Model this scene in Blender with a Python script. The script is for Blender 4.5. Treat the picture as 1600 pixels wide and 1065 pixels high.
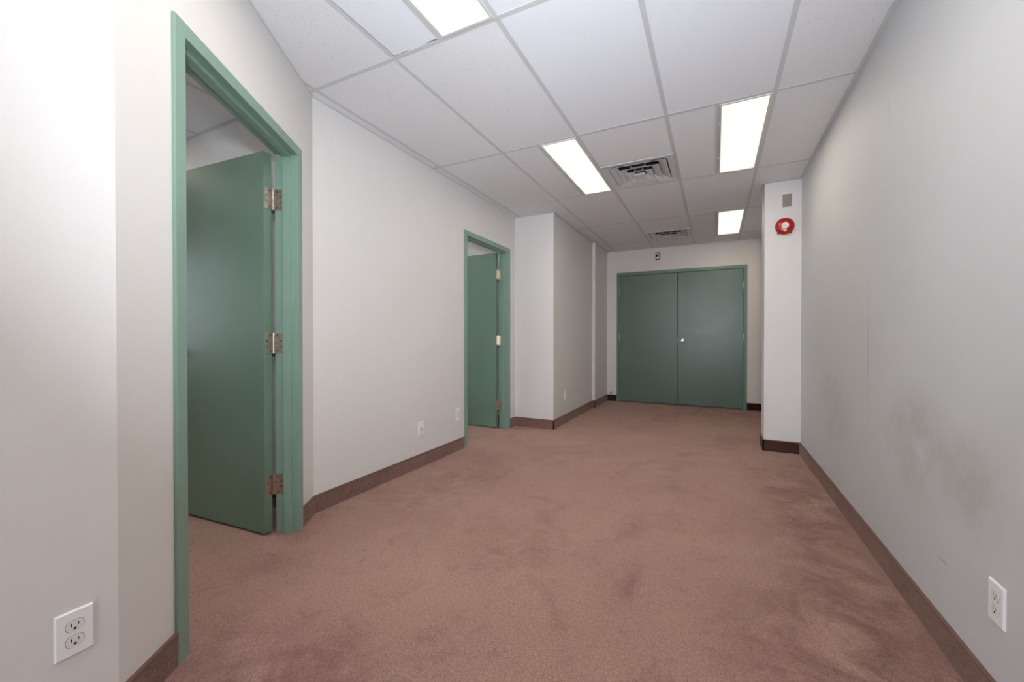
import bpy, bmesh, math, random
from math import sin, cos, pi, radians
from mathutils import Vector, Matrix
random.seed(7)
for o in list(bpy.data.objects): bpy.data.objects.remove(o)
S = bpy.context.scene
COL = S.collection

# ------------------------------------------------------------------ key dimensions (metres, floor at z = 0)
HC = 2.539                  # ceiling height
EYE = 1.0726
XR = 0.711                  # right wall
XL = -2.195                 # left wall with the second door
PX, PY = -1.468, 0.519      # outer corner of the near left wall
QY = 1.690                  # where the angled wall meets the left wall
YB = 4.50                   # front of the left projection
XB = -1.695                 # side of the left projection
XB2, YJ = -1.655, 6.20      # the wall steps out a little here
YF = 7.00                   # far wall
YBACK = -3.4                # wall behind the photographer
X0, Y0, TW, TL = -0.2922, 1.655, 0.61, 1.22   # ceiling grid
NX, NY = -5.4, -1.6         # far ends of the side rooms

# ------------------------------------------------------------------ camera
cd = bpy.data.cameras.new('camera')
cd.sensor_width = 36; cd.lens = 36 * 637.8 / 1600
cd.clip_start = 0.02
cam = bpy.data.objects.new('camera', cd); COL.objects.link(cam)
cam.location = (0, 0, EYE)
cam.rotation_euler = (radians(90 - 0.424), 0, radians(26.43))
S.camera = cam

# ------------------------------------------------------------------ world, daylight, exposure
w = bpy.data.worlds.new('world'); S.world = w; w.use_nodes = True
w.node_tree.nodes['Background'].inputs[0].default_value = (0.75, 0.85, 1, 1)
w.node_tree.nodes['Background'].inputs[1].default_value = 0.6
S.view_settings.view_transform = 'Standard'; S.view_settings.look = 'None'
S.view_settings.gamma = 1; S.view_settings.use_curve_mapping = False
S.view_settings.exposure = 0.0

def area(name, loc, rot, sx, sy, power, col):
    l = bpy.data.lights.new(name, 'AREA'); l.shape = 'RECTANGLE'; l.size = sx; l.size_y = sy
    l.energy = power; l.color = col
    o = bpy.data.objects.new(name, l); COL.objects.link(o); o.location = loc; o.rotation_euler = rot
    return o
# fill added behind the photographer as if through glazing; daylight at side-room windows
area('fill_entry', (-0.38, YBACK - 0.10, 1.35), (radians(90), 0, 0), 1.9, 1.9, 62, (0.78, 0.88, 1.0))
# the photographer's flash, standing over the camera and tipped up a little towards the ceiling
area('camera_flash', (0.06, -0.12, 1.43), (radians(109), 0, radians(24)), 0.20, 0.14, 32, (0.83, 0.915, 1.0)).data.spread = radians(118)
area('daylight_office', (NX - 0.12, 0.3, 1.5), (0, radians(-90), 0), 1.2, 1.4, 26, (0.78, 0.89, 1.0))
area('daylight_back_office', (NX - 0.12, 3.1, 1.5), (0, radians(-90), 0), 1.2, 1.4, 34, (0.8, 0.9, 1.0))

# ------------------------------------------------------------------ helpers
def srgb(r, g, b, a=1):
    f = lambda c: (c / 255 / 12.92) if c / 255 <= 0.04045 else ((c / 255 + 0.055) / 1.055) ** 2.4
    return (f(r), f(g), f(b), a)

class MB:
    def __init__(s): s.v = []; s.f = []
    def box(s, x0, x1, y0, y1, z0, z1):
        b = len(s.v)
        s.v += [(x, y, z) for z in (z0, z1) for (x, y) in ((x0, y0), (x1, y0), (x1, y1), (x0, y1))]
        s.f += [tuple(b + i for i in q) for q in ((3, 2, 1, 0), (4, 5, 6, 7), (0, 1, 5, 4), (1, 2, 6, 5), (2, 3, 7, 6), (3, 0, 4, 7))]
        return s
    def prism(s, pts, z0, z1):
        n = len(pts); b = len(s.v)
        a = sum(pts[i][0] * pts[(i + 1) % n][1] - pts[(i + 1) % n][0] * pts[i][1] for i in range(n))
        if a < 0: pts = pts[::-1]
        s.v += [(p[0], p[1], z0) for p in pts] + [(p[0], p[1], z1) for p in pts]
        s.f += [tuple(b + i for i in range(n))[::-1], tuple(b + n + i for i in range(n))]
        s.f += [(b + i, b + (i + 1) % n, b + n + (i + 1) % n, b + n + i) for i in range(n)]
        return s
    def sweep(s, prof, frames, closed=True):
        """prof: 2-D points; frames: list of functions (p)->xyz, one for each station."""
        b = len(s.v); n = len(prof); m = len(frames)
        for fr in frames: s.v += [fr(p) for p in prof]
        for k in range(m - 1):
            for i in range(n if closed else n - 1):
                j = (i + 1) % n
                s.f.append((b + k * n + i, b + k * n + j, b + (k + 1) * n + j, b + (k + 1) * n + i))
        if closed:
            s.f.append(tuple(b + i for i in range(n))[::-1]); s.f.append(tuple(b + (m - 1) * n + i for i in range(n)))
        return s
    def lathe(s, prof, seg=32, sx=1, sy=1, c=(0, 0, 0)):
        """prof: (r, z) list, about local z."""
        b = len(s.v); n = len(prof)
        for k in range(seg):
            a = 2 * pi * k / seg
            s.v += [(c[0] + r * cos(a) * sx, c[1] + r * sin(a) * sy, c[2] + z) for r, z in prof]
        for k in range(seg):
            for i in range(n - 1):
                k2 = (k + 1) % seg
                s.f.append((b + k * n + i, b + k2 * n + i, b + k2 * n + i + 1, b + k * n + i + 1))
        for i, rev in ((0, True), (n - 1, False)):
            if prof[i][0] > 1e-6:
                q = [b + k * n + i for k in range(seg)]; s.f.append(tuple(q[::-1] if rev else q))
        return s
    def tr(s, M, start=0):
        s.v[start:] = [tuple(M @ Vector(v)) for v in s.v[start:]]; return s
    def build(s, name, mat=None, parent=None, bevel=0, smooth=False, seg=2, long=0.0):
        me = bpy.data.meshes.new(name); me.from_pydata(s.v, [], s.f)
        bm = bmesh.new(); bm.from_mesh(me)
        bmesh.ops.remove_doubles(bm, verts=bm.verts, dist=1e-6)
        bmesh.ops.recalc_face_normals(bm, faces=bm.faces)
        if bevel: bmesh.ops.bevel(bm, geom=[e for e in bm.edges if e.calc_length() > long], offset=bevel, segments=seg, affect='EDGES', profile=0.6)
        bm.to_mesh(me); bm.free()
        if smooth:
            for p in me.polygons: p.use_smooth = True
            me.set_sharp_from_angle(angle=radians(40))
        if mat: me.materials.append(mat)
        o = bpy.data.objects.new(name, me); COL.objects.link(o); o.parent = parent
        return o

def empty(name, M=None, parent=None):
    o = bpy.data.objects.new(name, None); COL.objects.link(o); o.parent = parent
    o.empty_display_size = 0.1
    if M is not None: o.matrix_local = M
    return o
def tag(o, label=None, cat=None, group=None, kind=None):
    for k, v in (('label', label), ('category', cat), ('group', group), ('kind', kind)):
        if v: o[k] = v
    return o
def copy_tree(o, parent=None):
    c = o.copy(); COL.objects.link(c); c.parent = parent
    for ch in list(o.children): copy_tree(ch, c)
    return c

# ------------------------------------------------------------------ materials
def mat(name, col, rough=0.6, metal=0, spec=0.5):
    m = bpy.data.materials.new(name); m.use_nodes = True
    b = m.node_tree.nodes['Principled BSDF']
    b.inputs['Base Color'].default_value = col; b.inputs['Roughness'].default_value = rough
    b.inputs['Metallic'].default_value = metal; b.inputs['Specular IOR Level'].default_value = spec
    return m, m.node_tree.nodes, m.node_tree.links, b
def coords(N, L):
    t = N.new('ShaderNodeNewGeometry')          # world position: the same grain on every wall
    return t.outputs['Position']
def noise(N, L, vec, scale, detail=4, rough=0.55, stretch=None, dist=0):
    if stretch:
        mp = N.new('ShaderNodeMapping'); mp.inputs['Scale'].default_value = stretch
        L.new(vec, mp.inputs[0]); vec = mp.outputs[0]
    n = N.new('ShaderNodeTexNoise'); n.inputs['Scale'].default_value = scale
    n.inputs['Detail'].default_value = detail; n.inputs['Roughness'].default_value = rough
    n.inputs['Distortion'].default_value = dist
    L.new(vec, n.inputs['Vector']); return n.outputs['Fac']
def ramp(N, L, fac, stops):
    r = N.new('ShaderNodeValToRGB'); e = r.color_ramp.elements
    e[0].position, e[0].color = stops[0]; e[1].position, e[1].color = stops[-1]
    for p, c in stops[1:-1]:
        x = e.new(p); x.color = c
    L.new(fac, r.inputs[0]); return r.outputs[0]
def mix(N, L, a, b, fac=1.0, mode='MULTIPLY'):
    m = N.new('ShaderNodeMix'); m.data_type = 'RGBA'; m.blend_type = mode
    for sock, v in ((m.inputs[0], fac), (m.inputs[6], a), (m.inputs[7], b)):
        if hasattr(v, 'links'): L.new(v, sock)
        else: sock.default_value = v
    return m.outputs[2]
def math_(N, L, op, a, b=0.0, c=None):
    m = N.new('ShaderNodeMath'); m.operation = op
    for i, v in enumerate((a, b) + ((c,) if c is not None else ())):
        if hasattr(v, 'links'): L.new(v, m.inputs[i])
        else: m.inputs[i].default_value = v
    return m.outputs[0]
def bump(N, L, h, b, strength, dist):
    n = N.new('ShaderNodeBump'); n.inputs['Strength'].default_value = strength; n.inputs['Distance'].default_value = dist
    L.new(h, n.inputs['Height']); L.new(n.outputs[0], b.inputs['Normal'])
def blob(N, L, pos, c, r):
    """soft 0..1 spot about point c with radii r (a stain that stays on the wall)."""
    s = N.new('ShaderNodeVectorMath'); s.operation = 'SUBTRACT'; L.new(pos, s.inputs[0]); s.inputs[1].default_value = c
    d = N.new('ShaderNodeVectorMath'); d.operation = 'DIVIDE'; L.new(s.outputs[0], d.inputs[0]); d.inputs[1].default_value = r
    l = N.new('ShaderNodeVectorMath'); l.operation = 'LENGTH'; L.new(d.outputs[0], l.inputs[0])
    mr = N.new('ShaderNodeMapRange'); mr.interpolation_type = 'SMOOTHSTEP'
    mr.inputs['From Min'].default_value = 1; mr.inputs['From Max'].default_value = 0.1
    L.new(l.outputs['Value'], mr.inputs['Value']); return mr.outputs[0]

def wall_mat(name, base, stains=()):
    m, N, L, b = mat(name, base, 0.62, spec=0.3)
    p = coords(N, L)
    c = mix(N, L, base, ramp(N, L, noise(N, L, p, 1.1, 5, 0.6), [(0.3, (0.965, 0.96, 0.955, 1)), (0.62, (1, 1, 1, 1))]))
    scuff = noise(N, L, p, 4.5, 6, 0.7, (1, 1, 0.5), 0.6)
    c = mix(N, L, c, ramp(N, L, scuff, [(0.66, (1, 1, 1, 1)), (0.80, (0.90, 0.885, 0.87, 1))]))
    for (cc, rr, dark) in stains:
        s = blob(N, L, p, cc, rr)
        s = math_(N, L, 'MULTIPLY', s, ramp(N, L, noise(N, L, p, 5, 6, 0.7), [(0.3, (0, 0, 0, 1)), (0.6, (1, 1, 1, 1))]))
        c = mix(N, L, c, (dark[0], dark[1], dark[2], 1), s)
    L.new(c, b.inputs['Base Color'])
    bump(N, L, noise(N, L, p, 260, 3, 0.6), b, 0.10, 0.002)
    return m
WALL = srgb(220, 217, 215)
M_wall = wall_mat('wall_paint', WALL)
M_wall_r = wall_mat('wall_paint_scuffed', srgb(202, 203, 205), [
    ((XR, 2.16, 0.66), (0.4, 0.42, 0.30), (0.80, 0.77, 0.74)), ((XR, 1.75, 0.62), (0.4, 0.28, 0.24), (0.84, 0.81, 0.78)),
    ((XR, 3.4, 0.6), (0.4, 0.5, 0.35), (0.86, 0.84, 0.81)), ((XR, 2.72, 1.0), (0.4, 0.012, 0.55), (0.78, 0.78, 0.77)),
    ((XR, 1.93, 0.30), (0.4, 0.05, 0.008), (0.62, 0.60, 0.58))])
M_wall_far = wall_mat('wall_paint_far', srgb(220, 213, 208))

def paint(name, base, rough, spec=0.5, wear=0.94, coat=0):
    m, N, L, b = mat(name, base, rough, spec=spec)
    p = coords(N, L)
    c = mix(N, L, base, ramp(N, L, noise(N, L, p, 3.2, 5, 0.6), [(0.35, (wear, wear, wear, 1)), (0.65, (1, 1, 1, 1))]))
    L.new(c, b.inputs['Base Color'])
    L.new(ramp(N, L, noise(N, L, p, 7, 4, 0.6), [(0.3, (rough - .02,) * 3 + (1,)), (0.7, (rough + .03,) * 3 + (1,))]), b.inputs['Roughness'])
    bump(N, L, noise(N, L, p, 120, 3, 0.6, (1, 1, 0.35)), b, 0.03, 0.001)
    return m
M_frame = paint('green_frame_enamel', srgb(130, 158, 143), 0.32)
M_leaf = paint('green_door_enamel', srgb(106, 132, 114), 0.36)
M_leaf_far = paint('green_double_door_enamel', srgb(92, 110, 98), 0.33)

def carpet(name, base_a, base_b, dark, scale=1.0, soil_and_dark=()):
    m, N, L, b = mat(name, base_a, 1.0, spec=0.05)
    p = coords(N, L)
    c = ramp(N, L, noise(N, L, p, 1.0, 6, 0.62, dist=0.5), [(0.34, base_a), (0.66, base_b)])
    patch = noise(N, L, p, 2.1, 8, 0.68, (1.0, 0.8, 1), 0.9)
    c = mix(N, L, c, ramp(N, L, patch, [(0.52, (1, 1, 1, 1)), (0.62, (0.88, 0.84, 0.85, 1)), (0.74, (0.68, 0.60, 0.63, 1))]))
    for (cc, rr, k) in soil_and_dark:
        g = math_(N, L, 'MULTIPLY', blob(N, L, p, cc, rr), ramp(N, L, noise(N, L, p, 4.2, 8, 0.72, None, 1.0), [(0.38, (0, 0, 0, 1)), (0.60, (1, 1, 1, 1))]))
        c = mix(N, L, c, k, g)
    foot = noise(N, L, p, 7.0, 5, 0.65, None, 1.2)
    c = mix(N, L, c, ramp(N, L, foot, [(0.56, (1, 1, 1, 1)), (0.70, (0.82, 0.79, 0.80, 1))]))
    tuft = noise(N, L, p, 210 * scale, 3, 0.75)
    c = mix(N, L, c, ramp(N, L, tuft, [(0.30, (0.42, 0.38, 0.38, 1)), (0.5, (0.95, 0.95, 0.95, 1)), (0.72, (1.45, 1.40, 1.36, 1))]))
    tuft2 = noise(N, L, p, 75 * scale, 3, 0.7)
    c = mix(N, L, c, ramp(N, L, tuft2, [(0.32, (0.84, 0.83, 0.83, 1)), (0.68, (1.12, 1.12, 1.12, 1))]))
    L.new(c, b.inputs['Base Color'])
    b.inputs['Sheen Weight'].default_value = 0.25; b.inputs['Sheen Roughness'].default_value = 0.5
    b.inputs['Sheen Tint'].default_value = (1, .85, .78, 1)
    bump(N, L, math_(N, L, 'ADD', tuft, math_(N, L, 'MULTIPLY', tuft2, 0.7)), b, 0.9, 0.006)
    return m
M_carpet = carpet('rose_brown_carpet', srgb(182, 146, 130), srgb(174, 132, 124), None, soil_and_dark=[
    ((.52, 2.9, 0), (.42, 2.2, 1), (.56, .46, .50, 1)), ((.35, 1.6, 0), (.50, .9, 1), (.62, .53, .56, 1)), ((-1.1, .75, 0), (.8, .5, 1), (.60, .52, .56, 1)),
    ((-1.75, 2.5, 0), (.45, 1.0, 1), (.74, .66, .68, 1)), ((-.3, .75, 0), (.9, .35, 1), (.74, .66, .69, 1)), ((-1.1, 1.9, 0), (.7, .5, 1), (.84, .80, .78, 1)), ((0, 6.6, 0), (1.8, 1.3, 1), (.72, .66, .62, 1))])  # soiled patches; the last one darkens the whole far end
M_base = carpet('carpet_base_strip', srgb(146, 112, 102), srgb(130, 98, 92), None)
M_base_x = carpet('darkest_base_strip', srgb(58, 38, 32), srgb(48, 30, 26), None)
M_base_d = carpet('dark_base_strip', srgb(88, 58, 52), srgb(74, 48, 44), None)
M_bind, *_ = mat('brown_binding', srgb(112, 82, 70), 0.6)

def tile_mat(name, base, holes, speck):
    m, N, L, b = mat(name, base, 0.95, spec=0.1)
    p = coords(N, L)
    n1 = noise(N, L, p, 95, 3, 0.7)
    c = mix(N, L, base, ramp(N, L, n1, [(0.30, (speck, speck, speck, 1)), (0.37, (1, 1, 1, 1))]))
    fiss = noise(N, L, p, 34, 4, 0.7, (1, 0.35, 1), 1.0)
    c = mix(N, L, c, ramp(N, L, fiss, [(0.24, (speck, speck, speck, 1)), (0.31, (1, 1, 1, 1))]))
    L.new(c, b.inputs['Base Color'])
    bump(N, L, math_(N, L, 'ADD', n1, fiss), b, holes, 0.003)
    return m
M_tile = tile_mat('fissured_ceiling_tile', srgb(231, 232, 234), 0.25, 0.70)
M_tile2 = tile_mat('plain_ceiling_tile', srgb(233, 235, 240), 0.12, 0.90)
M_tee, *_ = mat('grid_tee_paint', srgb(204, 206, 206), 0.45)
M_plen, *_ = mat('plenum_deck', srgb(60, 58, 56), 0.9)
M_trimw, *_ = mat('white_fixture_steel', srgb(214, 214, 208), 0.4)
M_steel, N_, L_, b_ = mat('satin_nickel', srgb(206, 196, 180), 0.33, 1.0)
L_.new(ramp(N_, L_, noise(N_, L_, coords(N_, L_), 60, 4, 0.7), [(0.3, srgb(176, 160, 140)), (0.7, srgb(222, 214, 202))]), b_.inputs['Base Color'])
M_galv, *_ = mat('galvanised_steel', srgb(190, 198, 204), 0.28, 0.9)
M_vent, *_ = mat('vent_enamel', srgb(214, 214, 216), 0.32, 0.0)
M_chrome, *_ = mat('polished_chrome', srgb(215, 215, 215), 0.2, 1.0)
M_screw, *_ = mat('screw_head_steel', srgb(90, 80, 70), 0.4, 0.8)
M_plate, *_ = mat('white_plastic_plate', srgb(236, 236, 238), 0.3)
M_recep, *_ = mat('offwhite_receptacle', srgb(224, 224, 220), 0.35)
M_black, *_ = mat('black_plastic', srgb(18, 18, 18), 0.5)
M_gap, *_ = mat('grey_plastic_gap', srgb(120, 118, 114), 0.7)
M_slot, *_ = mat('dark_slot', srgb(22, 20, 18), 0.8)
M_red, *_ = mat('red_bell_enamel', srgb(168, 16, 22), 0.28)
M_redd, *_ = mat('dark_red_bell_base', srgb(120, 14, 20), 0.35)
M_steel2, *_ = mat('brushed_plate_steel', srgb(150, 143, 132), 0.42, 0.85)
M_label, *_ = mat('bell_label_white', srgb(232, 230, 226), 0.5)
M_teal, *_ = mat('bell_label_print', srgb(70, 120, 110), 0.5)
M_gold, *_ = mat('gold_sticker', srgb(226, 190, 118), 0.4)
M_glass, N_, L_, b_ = mat('window_glass', (1, 1, 1, 1), 0.02); b_.inputs['Transmission Weight'].default_value = 1.0; b_.inputs['IOR'].default_value = 1.02

def lens_mat():
    m = bpy.data.materials.new('lit_prismatic_lens'); m.use_nodes = True
    N, L = m.node_tree.nodes, m.node_tree.links
    b = N['Principled BSDF']; b.inputs['Base Color'].default_value = srgb(240, 236, 220); b.inputs['Roughness'].default_value = 0.35
    tc = N.new('ShaderNodeTexCoord'); sp = N.new('ShaderNodeSeparateXYZ'); L.new(tc.outputs['Object'], sp.inputs[0])
    # local x in +-0.135, y in +-0.59 : two tubes behind the lens, falling off to its rim
    ax = math_(N, L, 'ABSOLUTE', sp.outputs[0]); ay = math_(N, L, 'ABSOLUTE', sp.outputs[1])
    fx = N.new('ShaderNodeMapRange'); fx.interpolation_type = 'SMOOTHSTEP'
    fx.inputs['From Min'].default_value = 0.150; fx.inputs['From Max'].default_value = 0.03; L.new(ax, fx.inputs['Value'])
    fy = N.new('ShaderNodeMapRange'); fy.interpolation_type = 'SMOOTHSTEP'
    fy.inputs['From Min'].default_value = 0.62; fy.inputs['From Max'].default_value = 0.42; L.new(ay, fy.inputs['Value'])
    f = math_(N, L, 'MULTIPLY', fx.outputs[0], fy.outputs[0])
    b.inputs['Emission Color'].default_value = (1, 1, 1, 1)
    L.new(ramp(N, L, f, [(0, (1.0, 0.90, 0.70, 1)), (1, (1.0, 0.91, 0.76, 1))]), b.inputs['Emission Color'])
    L.new(math_(N, L, 'MULTIPLY_ADD', math_(N, L, 'POWER', f, 2.4), LENS - 0.85, 0.85), b.inputs['Emission Strength'])
    return m
LENS = 15
M_lens = lens_mat()

# ------------------------------------------------------------------ structure: floor, walls
HW = 2.60
def struct(o, label=None): o['kind'] = 'structure'; 
def st(mb, name, m, parent=None, label=None, **k):
    o = mb.build(name, m, parent, **k); o['kind'] = 'structure'
    if label: o['label'] = label
    return o
st(MB().box(NX - .2, XR + .2, YBACK - .2, YF + .2, -0.12, 0), 'floor', M_carpet, label='worn rose brown cut pile carpet over the whole floor')

def frame2(ax, ay, bx, by):
    """local x along a->b, local y = left of it"""
    d = Vector((bx - ax, by - ay, 0)); l = d.length; d.normalize()
    M = Matrix(((d.x, -d.y, 0, ax), (d.y, d.x, 0, ay), (0, 0, 1, 0), (0, 0, 0, 1)))
    return M, l
def wall(name, a, b, thick, holes=(), m=None, label=None, s0=0.0, s1=None):
    """room face on line a->b, body on local y in [0,thick] or [thick,0]"""
    M, l = frame2(*a, *b)
    s1 = l if s1 is None else s1
    y0, y1 = min(0, thick), max(0, thick)
    mb = MB(); x = s0
    for (h0, h1, z0, z1) in holes:
        mb.box(x, h0, y0, y1, 0, HW)
        if z0 > 0: mb.box(h0, h1, y0, y1, 0, z0)
        mb.box(h0, h1, y0, y1, z1, HW); x = h1
    mb.box(x, s1, y0, y1, 0, HW)
    mb.tr(M)
    return st(mb, name, m or M_wall, label=label)

T1 = 0.10
D1M, D1L = frame2(XL, QY, PX, PY)      # angled wall, from Q to P; local +y is the corridor side
D1A, D1B = 0.1831, 1.1677              # door frame outer edges along it
D2A, D2B = 3.3577, 4.3461
ZD = 2.130
wall('wall_left_near', (PX, YBACK), (PX, PY), T1 + .0, label='pale grey near left wall with the large outlet')
wall('wall_left_angled', (XL, QY), (PX, PY), -T1, [(D1A + .012, D1B - .012, 0, ZD - .012)], label='angled pale wall around the nearest green door frame')
wall('wall_left', (XL, QY), (XL, YB), T1, [(D2A + .012 - QY, D2B - .012 - QY, 0, ZD - .012)], label='long pale left wall between the two open doors')
st(MB().prism([(XL, YB), (XB, YB), (XB, YJ), (XB2, YJ), (XB2, YF), (XL, YF)], 0, HW), 'wall_left_projection', M_wall, label='projecting wall block past the second door, with a slim white step')
wall('wall_back', (XL, YF), (XR, YF), 0.12, [(-1.492 + .02 - XL, .429 - .02 - XL, 0, 2.168 - .02)], M_wall_far, label='far end wall around the closed double doors', s0=0.0)
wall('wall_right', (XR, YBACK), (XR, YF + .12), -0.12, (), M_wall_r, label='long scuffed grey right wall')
st(MB().box(0.42, XR, 4.55, 4.79, 0, HW), 'wall_right_pillar', M_wall, label='narrow pale pilaster on the right wall carrying the red bell')
wall('wall_front', (PX - T1, YBACK), (XR + .12, YBACK), -0.12, [(0.24, 2.14, 0.4, 2.3)], M_wall)
# side rooms
wall('wall_office_partition', (NX, QY - .045), (XL - 0.03, QY - .045), 0.09, (), M_wall)
wall('wall_office_window_side', (NX, NY), (NX, YB), 0.12, [(1.3, 2.5, 0.8, 2.2), (4.1, 5.3, 0.8, 2.2)], M_wall)
wall('wall_office_near', (NX, NY), (PX - T1, NY), -0.1, (), M_wall)
wall('wall_back_office_end', (NX, YB - .02), (XL - T1, YB - .02), 0.1, (), M_wall)

# baseboards: carpet strips with a bound top edge
BH, BT = 0.108, 0.011
def baseboard(name, pts, m=M_base, closed=False):
    mb = MB(); mt = MB()
    for (a, b, ea, eb) in pts:
        M, l = frame2(*a, *b)
        # body lies on local -y side (room side to the right of a->b)
        s = len(mb.v); mb.box(-ea, l + eb, -BT, 0.001, 0, BH - .006).tr(M, s)
        s = len(mt.v); mt.box(-ea, l + eb, -BT - .003, 0.001, BH - .006, BH).tr(M, s)
    o = st(mb, name, m); mt.build('binding_strip', M_bind, o, bevel=0.0012, seg=1)
    return o
uq = Vector((PX - XL, PY - QY)).normalized()
onD = lambda s: (XL + uq.x * s, QY + uq.y * s)
baseboard('baseboard_left_near', [((PX, YBACK), (PX, PY), 0, .0), ((PX, PY), onD(D1B), 0.0, 0)])
baseboard('baseboard_left', [(onD(D1A), (XL, QY), 0, 0.0), ((XL, QY), (XL, D2A), 0, 0)])
baseboard('baseboard_projection', [((XL, D2B), (XL, YB), 0, 0), ((XL, YB), (XB, YB), 0, BT), ((XB, YB), (XB, YJ), BT, 0),
                                   ((XB, YJ), (XB2, YJ), 0, BT), ((XB2, YJ), (XB2, YF), BT, 0)])
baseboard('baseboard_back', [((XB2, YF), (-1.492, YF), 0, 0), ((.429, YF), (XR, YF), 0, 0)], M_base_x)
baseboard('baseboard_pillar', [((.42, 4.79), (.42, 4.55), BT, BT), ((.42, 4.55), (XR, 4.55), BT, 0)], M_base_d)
baseboard('baseboard_right', [((XR, YF), (XR, 4.79), 0, 0), ((XR, 4.79), (.42, 4.79), 0, BT), ((XR, 4.55), (XR, YBACK), 0, 0)])
baseboard('baseboard_office', [((PX - T1, PY), (PX - T1, NY), 0, 0), ((PX - T1, NY), (NX, NY), 0, 0), ((NX, NY), (NX, QY - .045), 0, 0), ((NX, QY - .045), (XL - .12, QY - .045), 0, 0)])
baseboard('baseboard_back_office', [((NX, QY + .045), (NX, YB - .02), 0, 0), ((NX, YB - .02), (XL - T1, YB - .02), 0, 0), ((XL - T1, D2A), (XL - T1, QY + .045), 0, 0)])

# windows (one added behind the photographer for the fill, others inside the side rooms)
def window(name, M, w_, z0, z1):
    r = empty(name, M); r['kind'] = 'structure'
    f = MB()
    for a in ((0, .05, z0, z1), (w_ - .05, w_, z0, z1), (0.05, w_ - .05, z0, z0 + .05), (.05, w_ - .05, z1 - .05, z1), (w_ / 2 - .02, w_ / 2 + .02, z0 + .05, z1 - .05)):
        f.box(a[0], a[1], -.09, -.03, a[2], a[3])
    f.build('window_frame', M_trimw, r, bevel=.003, seg=1)
    for k in (0, 1):
        MB().box(.05 if k == 0 else w_ / 2 + .02, w_ / 2 - .02 if k == 0 else w_ - .05, -.062, -.058, z0 + .05, z1 - .05).build('pane', M_glass, r)
    return r
window('window_1', Matrix.Translation((PX - T1 + .24, YBACK, 0)), 1.9, .4, 2.3)
RW = Matrix.Rotation(radians(90), 4, 'Z')
window('window_2', Matrix.Translation((NX - .12, NY + 1.3, 0)) @ RW, 1.2, .8, 2.2)
window('window_3', Matrix.Translation((NX - .12, NY + 4.1, 0)) @ RW, 1.2, .8, 2.2)

# ------------------------------------------------------------------ ceiling: deck, tees, tiles, lights, vents
ceil = st(MB().box(NX - .2, XR + .2, YBACK - .2, YF + .2, HW, HW + .08), 'ceiling', M_plen, label='suspended ceiling of white lay-in tiles on a grid of white tees')

def clip(poly, a, b, c):
    """keep a*x+b*y<=c"""
    out = []
    for i in range(len(poly)):
        p, q = poly[i], poly[(i + 1) % len(poly)]
        dp, dq = a * p[0] + b * p[1] - c, a * q[0] + b * q[1] - c
        if dp <= 1e-9: out.append(p)
        if (dp < -1e-9 and dq > 1e-9) or (dp > 1e-9 and dq < -1e-9):
            t = dp / (dp - dq); out.append((p[0] + (q[0] - p[0]) * t, p[1] + (q[1] - p[1]) * t))
    return out
def parea(p): return abs(sum(p[i][0] * p[(i + 1) % len(p)][1] - p[(i + 1) % len(p)][0] * p[i][1] for i in range(len(p)))) / 2 if len(p) > 2 else 0
# normal of the angled wall towards the corridor
nD = (-uq.y, uq.x); cD = nD[0] * XL + nD[1] * QY
def rect(x0, x1, y0, y1): return [(x0, y0), (x1, y0), (x1, y1), (x0, y1)]
def clip_corridor(p, j=None):
    p = clip(p, 1, 0, XR); p = clip(p, 0, 1, YF) if p else p; p = clip(p, 0, -1, -YBACK) if p else p
    if not p: return p
    ymax = max(q[1] for q in p); ymin = min(q[1] for q in p)
    if ymin > YB: return clip(p, -1, 0, -XB)
    p = clip(p, -1, 0, -XL)
    if p and ymax < PY + .05: return clip(p, -1, 0, -PX)
    if p and ymin < QY: p = clip(p, -nD[0], -nD[1], -cD)
    return p
def clip_office(p):
    for a in ((-1, 0, -NX), (0, -1, -NY), (0, 1, QY - .045), (1, 0, PX - T1)):
        if p: p = clip(p, *a)
    if p: p = clip(p, nD[0], nD[1], cD - T1)
    return p
def clip_back(p):
    for a in ((-1, 0, -NX), (0, -1, -QY - .045), (0, 1, YB - .02), (1, 0, XL - T1)):
        if p: p = clip(p, *a)
    return p
LIGHTS = [(-2, 0), (-2, 2), (0, 2), (0, 4), (0, 0), (-2, -2), (0, -2), (-7, 0), (-5, -1), (-6, 2)]   # column, row: the right half of that bay
VENTS = [(-1, 2), (-1, 4)]
G = 0.003
TZ0, TZ1 = HC + .0008, HC + .018
def row(j): return (Y0 + (j - 1) * TL, Y0 + j * TL)
def colx(i): return (X0 + i * TW, X0 + (i + 1) * TW)
for i in range(-9, 3):
    for j in range(-4, 6):
        x0, x1 = colx(i); y0, y1 = row(j)
        cells = [(x0, x1, y0, y1)]
        if (i, j) in LIGHTS: cells = [(x0, x0 + TW / 2 - .004, y0, y1)]
        if (i, j) in VENTS: cells = [(x0, x1, y0, y0 + TL / 2)]
        for c in cells:
            for k, fn in enumerate((clip_corridor, clip_office, clip_back)):
                if k and i > -2: continue
                g = G
                p = fn(rect(c[0] + g, c[1] - g, c[2] + g, c[3] - g))
                if (i, j) == (-2, 0) and k == 0:      # the chipped tile beside the nearest light, short of its tee
                    e = c[3] - .0165
                    p = [(c[0] + .014, c[2]), (c[1] - .014, c[2]), (c[1] - .014, e), (c[1] - .05, e - .002), (c[1] - .10, e + .006), (c[0] + .12, e + .007), (c[0] + .08, e - .001), (c[0] + .05, e + .003), (c[0] + .022, e + .002), (c[0] + .014, e - .004)]
                if parea(p) > 0.0006:
                    dz = random.uniform(0, .0006)
                    smooth_tile = (i, j) in ((-2, 0), (-1, 1), (0, 1), (-1, 0))
                    MB().prism(p, TZ0 + dz, TZ1).build('ceiling_tile', M_tile2 if smooth_tile else M_tile, ceil)
TH = .012    # half width of a tee
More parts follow.
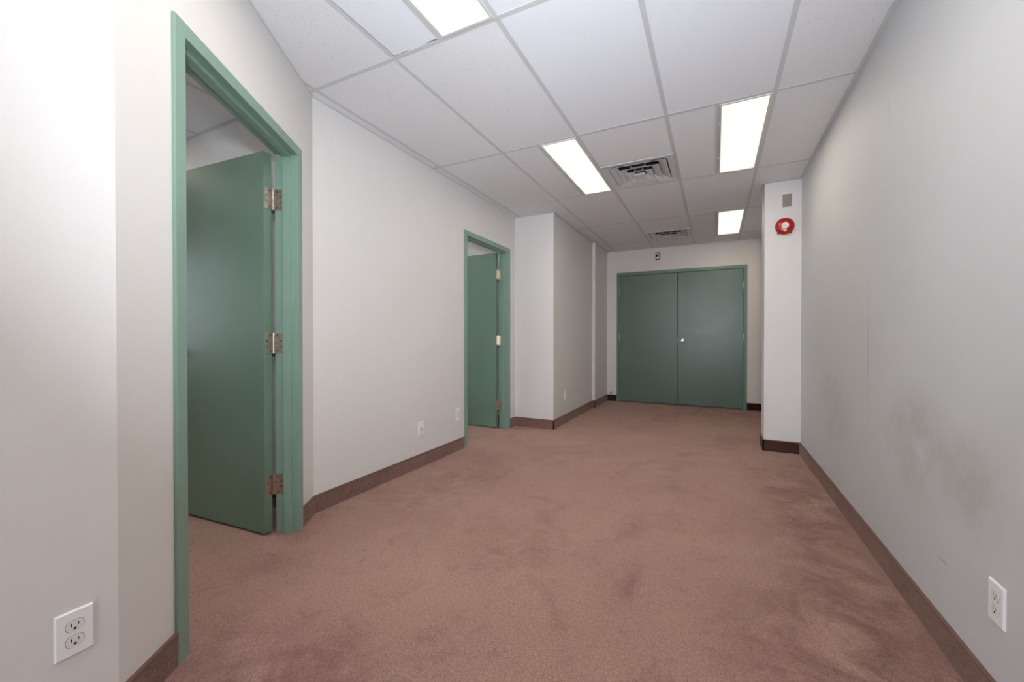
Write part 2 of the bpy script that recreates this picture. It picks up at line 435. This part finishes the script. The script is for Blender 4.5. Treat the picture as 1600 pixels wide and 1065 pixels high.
def tee(name, x0, x1, y0, y1, fn):
    p = fn(rect(x0, x1, y0, y1))
    if parea(p) > 1e-4: MB().prism(p, HC - .0008, HC + .0007).build(name, M_tee, ceil)
for i in range(-9, 3):
    x = X0 + i * TW
    for j in range(-4, 6):
        y0, y1 = row(j)
        for k, fn in enumerate((clip_corridor, clip_office, clip_back)):
            if k and i > -2: continue
            tee('main_tee', x - TH, x + TH, y0 + .0005, y1 - .0005, fn)
            tee('cross_tee', x + TH, x + TW - TH, y1 - TH, y1 + TH, fn)
for (i, j) in LIGHTS:
    x0, x1 = colx(i); y0, y1 = row(j)
    fn = clip_corridor if i > -3 else (clip_office if j < 1 else clip_back)
    tee('cross_tee', x0 + TW / 2 - .016, x0 + TW / 2 + .008, y0 + TH, y1 - TH, fn)
# wall angles
def angle_(pts, name='wall_angle', w=.020):
    for a, b in pts:
        M, l = frame2(*a, *b); mb = MB().box(0, l, -w, 0, HC - .0035, HC - .0015).box(0, l, -.0015, 0, HC - .0015, HC + .02); mb.tr(M); mb.build(name, M_tee, ceil)
angle_([((XR, 4.55), (XR, YBACK)), ((.42, 4.55), (XR, 4.55)), ((.42, 4.79), (.42, 4.55)), ((XR, YF), (XR, 4.79)), ((XB2, YF), (XR, YF)),
        ((XB, YB), (XB, YJ)), ((XB2, YJ), (XB2, YF)), ((NX, QY - .045), (XL - .1, QY - .045)), ((NX, YB - .02), (XL - T1, YB - .02))])
angle_([((XL, YB), (XB, YB)), ((XL, QY), (XL, YB)), ((PX, YBACK), (PX, PY)), ((PX, PY), (XL, QY))], w=.006)

def ceiling_light(i, j, label):
    x0, x1 = colx(i); y0, y1 = row(j)
    a, b = x0 + TW / 2 + .009, x1 - .011
    c, d = y0 + .013, y1 - .013
    cx, cy = (a + b) / 2, (c + d) / 2
    r = empty('ceiling_light', Matrix.Translation((cx, cy, HC))); tag(r, label, 'light', 'recessed fluorescent lights')
    hx, hy = (b - a) / 2, (d - c) / 2
    fw = .013; f = MB()
    f.box(-hx, -hx + fw, -hy, hy, -.006, .03).box(hx - fw, hx, -hy, hy, -.006, .03)
    f.box(-hx + fw, hx - fw, -hy, -hy + fw, -.006, .03).box(-hx + fw, hx - fw, hy - fw, hy, -.006, .03)
    f.build('frame', M_trimw, r)
    MB().box(-hx + fw, hx - fw, -hy + fw, hy - fw, .002, .006).build('lens', M_lens, r)
    MB().box(-hx, hx, -hy, hy, .03, .055).build('housing', M_trimw, r)
    for yy in (-.34, .25):
        MB().box(-hx - .004, -hx + .004, yy - .012, yy + .012, -.008, -.004).build('latch', M_plate, r)
    return r
names = {(-2, 0): 'lit ceiling light cut by the top edge of the picture', (-2, 2): 'lit ceiling light beside the larger square vent, above the second door',
         (0, 2): 'lit ceiling light nearest the right wall and the pillar', (0, 4): 'small-looking lit ceiling light before the double doors'}
for (i, j) in LIGHTS:
    if i == -5: lab = 'lit ceiling light inside the first room, hidden behind its door frame'
    elif i == -7: lab = 'lit ceiling light glowing on the far wall inside the first room'
    elif i == -6: lab = 'lit ceiling light inside the room behind the second door'
    elif (i, j) == (0, 0): lab = 'lit ceiling light above the photographer, near the right wall'
    elif j == -2: lab = 'lit ceiling light behind the photographer, %s side' % ('left' if i < 0 else 'right')
    else: lab = names[(i, j)]
    ceiling_light(i, j, lab)

def vent(i, j, label):
    x0, x1 = colx(i); y0, y1 = row(j)
    c, d = y0 + TL / 2, y1
    hx = TW / 2 - .013; cx, cy = (x0 + x1) / 2, (c + d) / 2
    r = empty('air_vent', Matrix.Translation((cx, cy, HC))); tag(r, label, 'vent', 'square ceiling air vents')
    # flat outer panel with a round-cornered throat that curls up
    def rr(h, rad, n=6):
        out = []
        for q in range(4):
            sx, sy = ((1, 1), (-1, 1), (-1, -1), (1, -1))[q]
            for k in range(n + 1):
                t = pi / 2 * q + pi / 2 * k / n
                out.append((sx * (h - rad) + rad * cos(t), sy * (h - rad) + rad * sin(t)))
        return out
    rings = [(hx, .002, .03), (hx, .002, -.003), (hx - .035, .02, -.003), (hx - .05, .045, .004), (hx - .062, .05, .03), (hx - .066, .05, .10)]
    mb = MB()
    n = 28
    for h, rad, z in rings: mb.v += [(p[0], p[1], z) for p in rr(h, rad)]
    for k in range(len(rings) - 1):
        for q in range(n): mb.f.append((k * n + q, k * n + (q + 1) % n, (k + 1) * n + (q + 1) % n, (k + 1) * n + q))
    mb.f.append(tuple((len(rings) - 1) * n + q for q in range(n)))
    o = mb.build('panel', M_vent, r, smooth=True)
    o2 = MB().box(-hx + .075, hx - .075, -hx + .075, hx - .075, .085, .092).build('throat', M_slot, r)
    # three stepped square cones
    for (ro, ri, zo, zi) in ((.226, .168, .000, .022), (.166, .108, -.009, .012), (.106, .046, -.018, .004)):
        t = .0015; mb = MB(); L4 = [(1, 1), (-1, 1), (-1, -1), (1, -1)]
        prof = [(ro + .006, zo), (ro, zo), (ri, zi), (ri, zi + t), (ro - .002, zo + t + .002), (ro + .006, zo + t)]
        for (h, z) in prof: mb.v += [(a * h, b * h, z) for a, b in L4]
        m_ = len(prof)
        for k in range(m_):
            for q in range(4): mb.f.append((k * 4 + q, k * 4 + (q + 1) % 4, ((k + 1) % m_) * 4 + (q + 1) % 4, ((k + 1) % m_) * 4 + q))
        mb.build('cone', M_vent, r)
    mb = MB(); b0 = .036; b1 = .050
    mb.v += [(a * b1, b * b1, -.026) for a, b in ((1, 1), (-1, 1), (-1, -1), (1, -1))] + [(a * b0, b * b0, -.004) for a, b in ((1, 1), (-1, 1), (-1, -1), (1, -1))]
    mb.f += [(0, 1, 2, 3), (4, 7, 6, 5)] + [(q, (q + 1) % 4, 4 + (q + 1) % 4, 4 + q) for q in range(4)]
    mb.build('centre_plate', M_vent, r)
    for sy in (-1, 1):
        mb = MB()
        for (yy, ww, zz) in ((.236, .11, .002), (.170, .060, -.003), (.108, .032, -.012)):
            mb.box(-ww, ww, sy * yy - .011, sy * yy + .011, zz, zz + .002)
            for s in (-1, 1): mb.box(s * ww - .005, s * ww + .005, sy * yy - .012, sy * yy + .012, zz - .004, zz + .016)
        mb.build('bracket', M_galv, r, bevel=.0008, seg=1)
    return r
vent(-1, 2, 'square stepped metal air vent between the two near ceiling lights')
vent(-1, 4, 'square stepped metal air vent close to the far wall')

# ------------------------------------------------------------------ doors
def knob(parent, x, z, yface, sgn, m=M_chrome):
    k = MB().lathe([(0.0, 0), (.031, 0), (.032, .004), (.026, .008), (.011, .012), (.010, .028), (.020, .036), (.026, .046), (.0255, .056), (.018, .064), (0, .066)], 28)
    k.tr(Matrix.Translation((x, yface, z)) @ Matrix.Rotation(radians(-90 * sgn), 4, 'X'))
    return k.build('knob', m, parent, smooth=True)
HH = .112
def hinge(root, leaf, z, px, py, ang):
    """butt hinge; its pin at (px,py), jamb plate on the reveal, door plate on the leaf edge"""
    h = empty('hinge', Matrix.Translation((px, py, z)), root)
    mb = MB(); L5 = HH / 5
    for k in range(5):
        mb.lathe([(0, k * L5 + .0004), (.0064, k * L5 + .0004), (.0064, (k + 1) * L5 - .0004), (0, (k + 1) * L5 - .0004)], 14, c=(0, 0, -HH / 2))
    mb.lathe([(0, HH / 2), (.0052, HH / 2), (.0052, HH / 2 + .003), (.002, HH / 2 + .006), (0, HH / 2 + .006)], 14)
    mb.build('knuckle', M_steel, h, smooth=True)
    MB().lathe([(0, -HH / 2 - .016), (.006, -HH / 2 - .016), (.0085, -HH / 2 - .012), (.0085, -HH / 2), (0, -HH / 2)], 14).build('pin_cap', M_black, h, smooth=True)
    def plate(name, M):
        p = MB().box(-.0012, .0012, .003, .047, -HH / 2, HH / 2)
        # screw heads, four to a plate, staggered
        s0 = len(p.v)
        p.tr(M); o = p.build(name, M_steel, h)
        q = MB()
        for (yy, zz) in ((.020, .043), (.038, .015), (.038, -.015), (.020, -.043)):
            s = len(q.v)
            for sg in (-1, 1):
                q.lathe([(0, 0), (.0042, 0), (.0034, .0009), (0, .0007)], 10)
                q.tr(Matrix.Translation((sg * .0012, yy, zz)) @ Matrix.Rotation(radians(90 * sg), 4, 'Y'), s); s = len(q.v)
        q.tr(M); q.build('screws', M_screw, h)
    plate('jamb_plate', Matrix.Translation((-px + JX + .0014, 0, 0)))
    plate('door_plate', Matrix.Rotation(-ang, 4, 'Z') @ Matrix.Translation((-px + JX + EDGE - .0012, 0, 0)))
    return h
FW = .050; JX = FW; EDGE = .0030; T = T1
def door_unit(name, M, W, ang, label, T=T1, gap=.009, zt=ZD):
    r = empty(name, M); r['kind'] = 'structure'; tag(r, label)
    pr = .012
    # half profile across the wall: (u into the opening, y through the wall)
    P = [(0, pr), (FW, pr), (FW, -.026), (FW + .015, -.026), (FW + .015, -T - pr + .046), (FW, -T - pr + .046), (FW, -T - pr), (0, -T - pr), (0, -T), (.012, -T), (.012, 0), (0, 0)]
    for side in (0, 1):
        f0 = lambda p, s=side: ((p[0] if not s else W - p[0]), p[1], 0)
        f1 = lambda p, s=side: ((p[0] if not s else W - p[0]), p[1], zt - p[0])
        MB().sweep(P, [f0, f1]).build('jamb', M_frame, r, bevel=.0014, seg=1, long=.5)
    MB().sweep(P, [lambda p: (p[0], p[1], zt - p[0]), lambda p: (W - p[0], p[1], zt - p[0])]).build('head', M_frame, r, bevel=.0014, seg=1, long=.5)
    # leaf, hung on its pin
    pinx, piny = JX + .0015, -T - pr - gap
    leaf = empty('leaf_pivot', None, r); bpy.data.objects.remove(leaf)
    LW = W - 2 * FW - 2 * EDGE
    lm = MB().box(JX + EDGE - pinx, JX + EDGE - pinx + LW, gap, gap + .0445, .013, zt - FW - .003)
    leaf = lm.build('leaf', M_leaf, r, bevel=.0012, seg=1)
    leaf.matrix_local = Matrix.Translation((pinx, piny, 0)) @ Matrix.Rotation(-ang, 4, 'Z')
    for (yf, sg) in ((gap + .0445, 1), (gap, -1)): knob(leaf, LW - .062, 0.98, yf, sg)
    MB().box(JX + EDGE - pinx + LW - .001, JX + EDGE - pinx + LW + .0008, gap + .009, gap + .036, .95, 1.01).build('latch_plate', M_steel, leaf)
    for z in (1.830, 1.043, .268): hinge(r, leaf, z, pinx, piny, ang)
    return r
door_unit('door_1', D1M @ Matrix.Translation((D1A, 0, 0)), D1B - D1A, radians(118), 'nearest green door, swung open into its room in the angled wall')
M2, _ = frame2(XL, D2B, XL, D2A)
door_unit('door_2', M2, D2B - D2A, radians(92.5), 'smaller-looking green door standing open halfway down the left wall')

def double_door():
    x0, x1, zt = -1.492, .429, 2.168
    M = Matrix.Translation((x0, YF, 0)); W = x1 - x0
    r = empty('door_3', M); tag(r, 'closed pair of dark green flush doors in the far wall', kind='structure')
    pr = -.010; fw = .050
    P = [(0, pr), (fw, pr), (fw, .040), (fw + .015, .040), (fw + .015, .12), (0.02, .12), (.02, 0.0), (0, 0)]
    for s in (0, 1):
        MB().sweep(P, [lambda p, s=s: ((p[0] if not s else W - p[0]), p[1], 0), lambda p, s=s: ((p[0] if not s else W - p[0]), p[1], zt - p[0])]).build('jamb', M_frame2, r)
    MB().sweep(P, [lambda p: (p[0], p[1], zt - p[0]), lambda p: (W - p[0], p[1], zt - p[0])]).build('head', M_frame2, r)
    lw = (W - 2 * fw) / 2
    seam = -0.536 - x0
    l1 = MB().box(fw + .0045, seam - .0028, -.002, .039, .014, zt - fw - .007).build('leaf', M_leaf_far, r, bevel=.0012, seg=1)
    l2 = MB().box(seam + .0028, W - fw - .0045, -.002, .039, .014, zt - fw - .007).build('leaf', M_leaf_far, r, bevel=.0012, seg=1)
    knob(l2, -0.464 - x0, 1.03, -.004, -1)
    MB().box(seam - .001, seam + .001, .0, .02, .99, 1.07).build('latch_plate', M_steel, l2)
    for lf, hx in ((l1, fw + .0015), (l2, W - fw - .0015)):
        for z in (1.86, 1.08, .27):
            q = MB()
            for k in range(5): q.lathe([(0, k * .0224), (.0066, k * .0224), (.0066, (k + 1) * .0224 - .0008), (0, (k + 1) * .0224 - .0008)], 12, c=(hx, -.012, z - .056))
            q.lathe([(0, 0), (.004, 0), (.002, .006), (0, .006)], 12, c=(hx, -.012, z + .056))
            q.box(hx - .0055, hx + .0055, -.012, -.004, z - .056, z + .056)
            q.build('hinge', M_steel if z != .27 else M_leaf_far, lf, smooth=True)
    # dark room behind, so no light leaks round the leaves
    MB().box(0.0, W, .125, .14, 0, zt).build('backing', M_slot, r)
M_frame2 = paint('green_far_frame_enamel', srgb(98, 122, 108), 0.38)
double_door()

# ------------------------------------------------------------------ wall fittings
def wallM(x, y, z, nx, ny):
    """local x to the viewer's right along the wall, local y up, local z out of the wall"""
    n = Vector((nx, ny, 0)); up = Vector((0, 0, 1)); r = up.cross(n)
    return Matrix(((r.x, up.x, n.x, x), (r.y, up.y, n.y, y), (r.z, up.z, n.z, z), (0, 0, 0, 1)))
def plate_mb(w_, h, t=.006, b=.003):
    mb = MB()
    for (i, z) in ((0, 0), (0, t * .45), (b, t)):
        mb.v += [(-w_ / 2 + i, -h / 2 + i, z), (w_ / 2 - i, -h / 2 + i, z), (w_ / 2 - i, h / 2 - i, z), (-w_ / 2 + i, h / 2 - i, z)]
    for k in range(2):
        for q in range(4): mb.f.append((k * 4 + q, k * 4 + (q + 1) % 4, k * 4 + 4 + (q + 1) % 4, k * 4 + 4 + q))
    mb.f += [(3, 2, 1, 0), (8, 9, 10, 11)]
    return mb
def outlet(M, label, w_=.072, h=.115):
    r = empty('wall_outlet', M); tag(r, label, 'outlet', 'duplex wall outlets')
    plate_mb(w_, h).build('cover_plate', M_plate, r, smooth=False)
    for s in (1, -1):
        cy = s * .0195
        pts = [(.0172 * cos(a), max(-.0135, min(.0135, .0172 * sin(a)))) for a in [2 * pi * k / 32 for k in range(32)]]
        mb = MB().prism(pts, .0055, .0074).tr(Matrix.Translation((0, cy, 0)))
        f = mb.build('receptacle', M_recep, r)
        g = MB().prism([(p[0] * 1.06, p[1] * 1.07) for p in pts], .0056, .00615).tr(Matrix.Translation((0, cy, 0))); g.build('receptacle_gap', M_gap, f)
        q = MB().box(-.0078, -.0054, cy - .0012, cy + .0080, .0070, .0076).box(.0054, .0074, cy - .0002, cy + .0072, .0070, .0076)
        q.lathe([(0, .0070), (.0031, .0070), (.0031, .0076), (0, .0076)], 14, c=(0, cy - .0072, 0))
        q.build('slots', M_slot, f)
    s = MB().lathe([(0, .0058), (.0030, .0058), (.0026, .0070), (0, .0070)], 14); s.build('screw', M_recep, r)
    return r
outlet(wallM(PX, .432, .320, 1, 0), 'large nearest white outlet on the near left wall')
outlet(wallM(XR, 1.620, .331, -1, 0), 'white outlet low on the long right wall')
outlet(wallM(XL, 3.253, .345, 1, 0), 'white outlet close beside the second door frame')
def jack(M, label, col=M_black, screws=True, g='low-voltage wall plates'):
    r = empty('wall_jack', M); tag(r, label, 'wall jack', g)
    plate_mb(.072, .115).build('cover_plate', M_plate, r)
    MB().lathe([(0, .006), (.0075, .006), (.0075, .008), (.0045, .0085), (.0045, .014), (.0025, .014), (.0025, .010), (0, .010)], 18).build('coaxial_socket', M_galv, r, smooth=True)
    for s in (1, -1): MB().lathe([(0, .0055), (.003, .0055), (.0026, .007), (0, .007)], 12, c=(0, s * .042, 0)).build('screw', M_recep, r)
    return r
jack(wallM(XL, 2.706, .318, 1, 0), 'white socket plate with one round centre jack, mid left wall')
jack(wallM(XB, 4.925, .350, 1, 0), 'small white wall plate on the shaded side of the projecting wall')

# bare steel cover plate on the pillar
r = empty('steel_cover_plate', wallM(.598, 4.55, 2.351, 0, -1)); tag(r, 'brushed steel blank plate on the pillar above the red bell', 'cover plate')
plate_mb(.072, .116, .006, .003).build('plate', M_steel2, r)
MB().box(-.024, .024, -.040, .020, .006, .0075).build('raised_panel', M_steel2, r, bevel=.0006, seg=1)
for s in (1, -1): MB().lathe([(0, .006), (.0035, .006), (.003, .008), (0, .008)], 12, c=(0, s * .046, 0)).build('screw', M_screw, r)
MB().lathe([(0, .0075), (.006, .0075), (.006, .0085), (0, .0085)], 14, c=(0, -.022, 0)).build('keyhole', M_screw, r)

# fire bell
r = empty('fire_alarm_bell', wallM(.577, 4.55, 2.110, 0, -1)); tag(r, 'round red alarm bell with white centre label on the pillar', 'bell')
b_ = MB().lathe([(0, 0), (.050, 0), (.050, .022), (0, .022)], 32)
for sx in (-1, 1): b_.box(sx * .050 - .007, sx * .050 + .007, -.067, -.040, .0, .018)
b_.build('backbox', M_redd, r, bevel=0)
MB().lathe([(.0, .0235), (.070, .0235), (.076, .022), (.0765, .026), (.074, .033), (.066, .043), (.054, .050), (.040, .054), (.027, .056), (.0, .0565)], 48).build('gong', M_red, r, smooth=True)
lb = MB().lathe([(0, .0562), (.0285, .0562), (.0285, .0575), (0, .0575)], 36).build('centre_label', M_label, r)
q = MB()
pts = []
for k in range(10):
    a = pi / 2 + k * pi / 5; rr_ = .0085 if k % 2 == 0 else .004
    pts.append((rr_ * cos(a), rr_ * sin(a)))
q.prism(pts, .0574, .0578)
for k in range(18):
    a = 2 * pi * k / 18
    if 4 < k < 14 or k % 2: 
        s = len(q.v); q.box(-.0013, .0013, .0165, .0205, .0574, .0578); q.tr(Matrix.Rotation(a, 4, 'Z'), s)
q.build('label_print', M_teal, lb)
MB().lathe([(0, .048), (.0125, .048), (.0125, .0545), (0, .0545)], 24, c=(0, -.0425, 0)).build('approval_sticker', M_gold, r)
for sx in (-1, 1): MB().lathe([(0, .014), (.0045, .014), (.004, .017), (0, .017)], 10, c=(sx * .050, -.061, .004)).build('lug_screw', M_screw, r)

# open junction box with its bracket over the double doors
r = empty('junction_box', wallM(-.833, YF, 2.398, 0, -1)); tag(r, 'small open metal box with dark top on the far wall above the double doors', 'junction box')
mb = MB()
hw, hh = .033, .058
mb.box(-hw, -hw + .003, -hh, hh, 0, .016).box(hw - .003, hw, -hh, hh, 0, .016).box(-hw, hw, hh - .003, hh, 0, .016).box(-hw, hw, -hh, -hh + .003, 0, .010)
mb.build('box_rim', M_screw, r)
MB().box(-hw + .003, hw - .003, -hh + .003, hh - .003, 0, .001).build('box_inside', M_slot, r)
MB().box(-.028, .024, .026, .044, .002, .012).build('terminal_strip', M_galv, r, bevel=.001, seg=1)
mb = MB().lathe([(.016, .004), (.026, .004), (.026, .014), (.016, .014)], 24, 1, .82, c=(-.001, -.026, 0)); mb.f += [(b + 3, b, b + 4 if b + 4 < 96 else 0, b + 7 if b + 7 < 99 else 3) for b in range(0, 96, 4)]
mb.build('metal_ring', M_chrome, r)
MB().box(.004, .024, -.010, .014, .004, .013).build('clip', M_chrome, r, bevel=.001, seg=1)

# black cable stub over the far baseboard
mb = MB().lathe([(0, -.030), (.006, -.030), (.006, -.012), (.0125, -.010), (.0135, .004), (.008, .012), (0, .013)], 16)
o = mb.build('cable_stub', M_black, smooth=True); o.location = (-1.585, YF - .0135, BH + .036)
tag(o, 'tiny black cable stub above the baseboard, left of the double doors', 'cable')
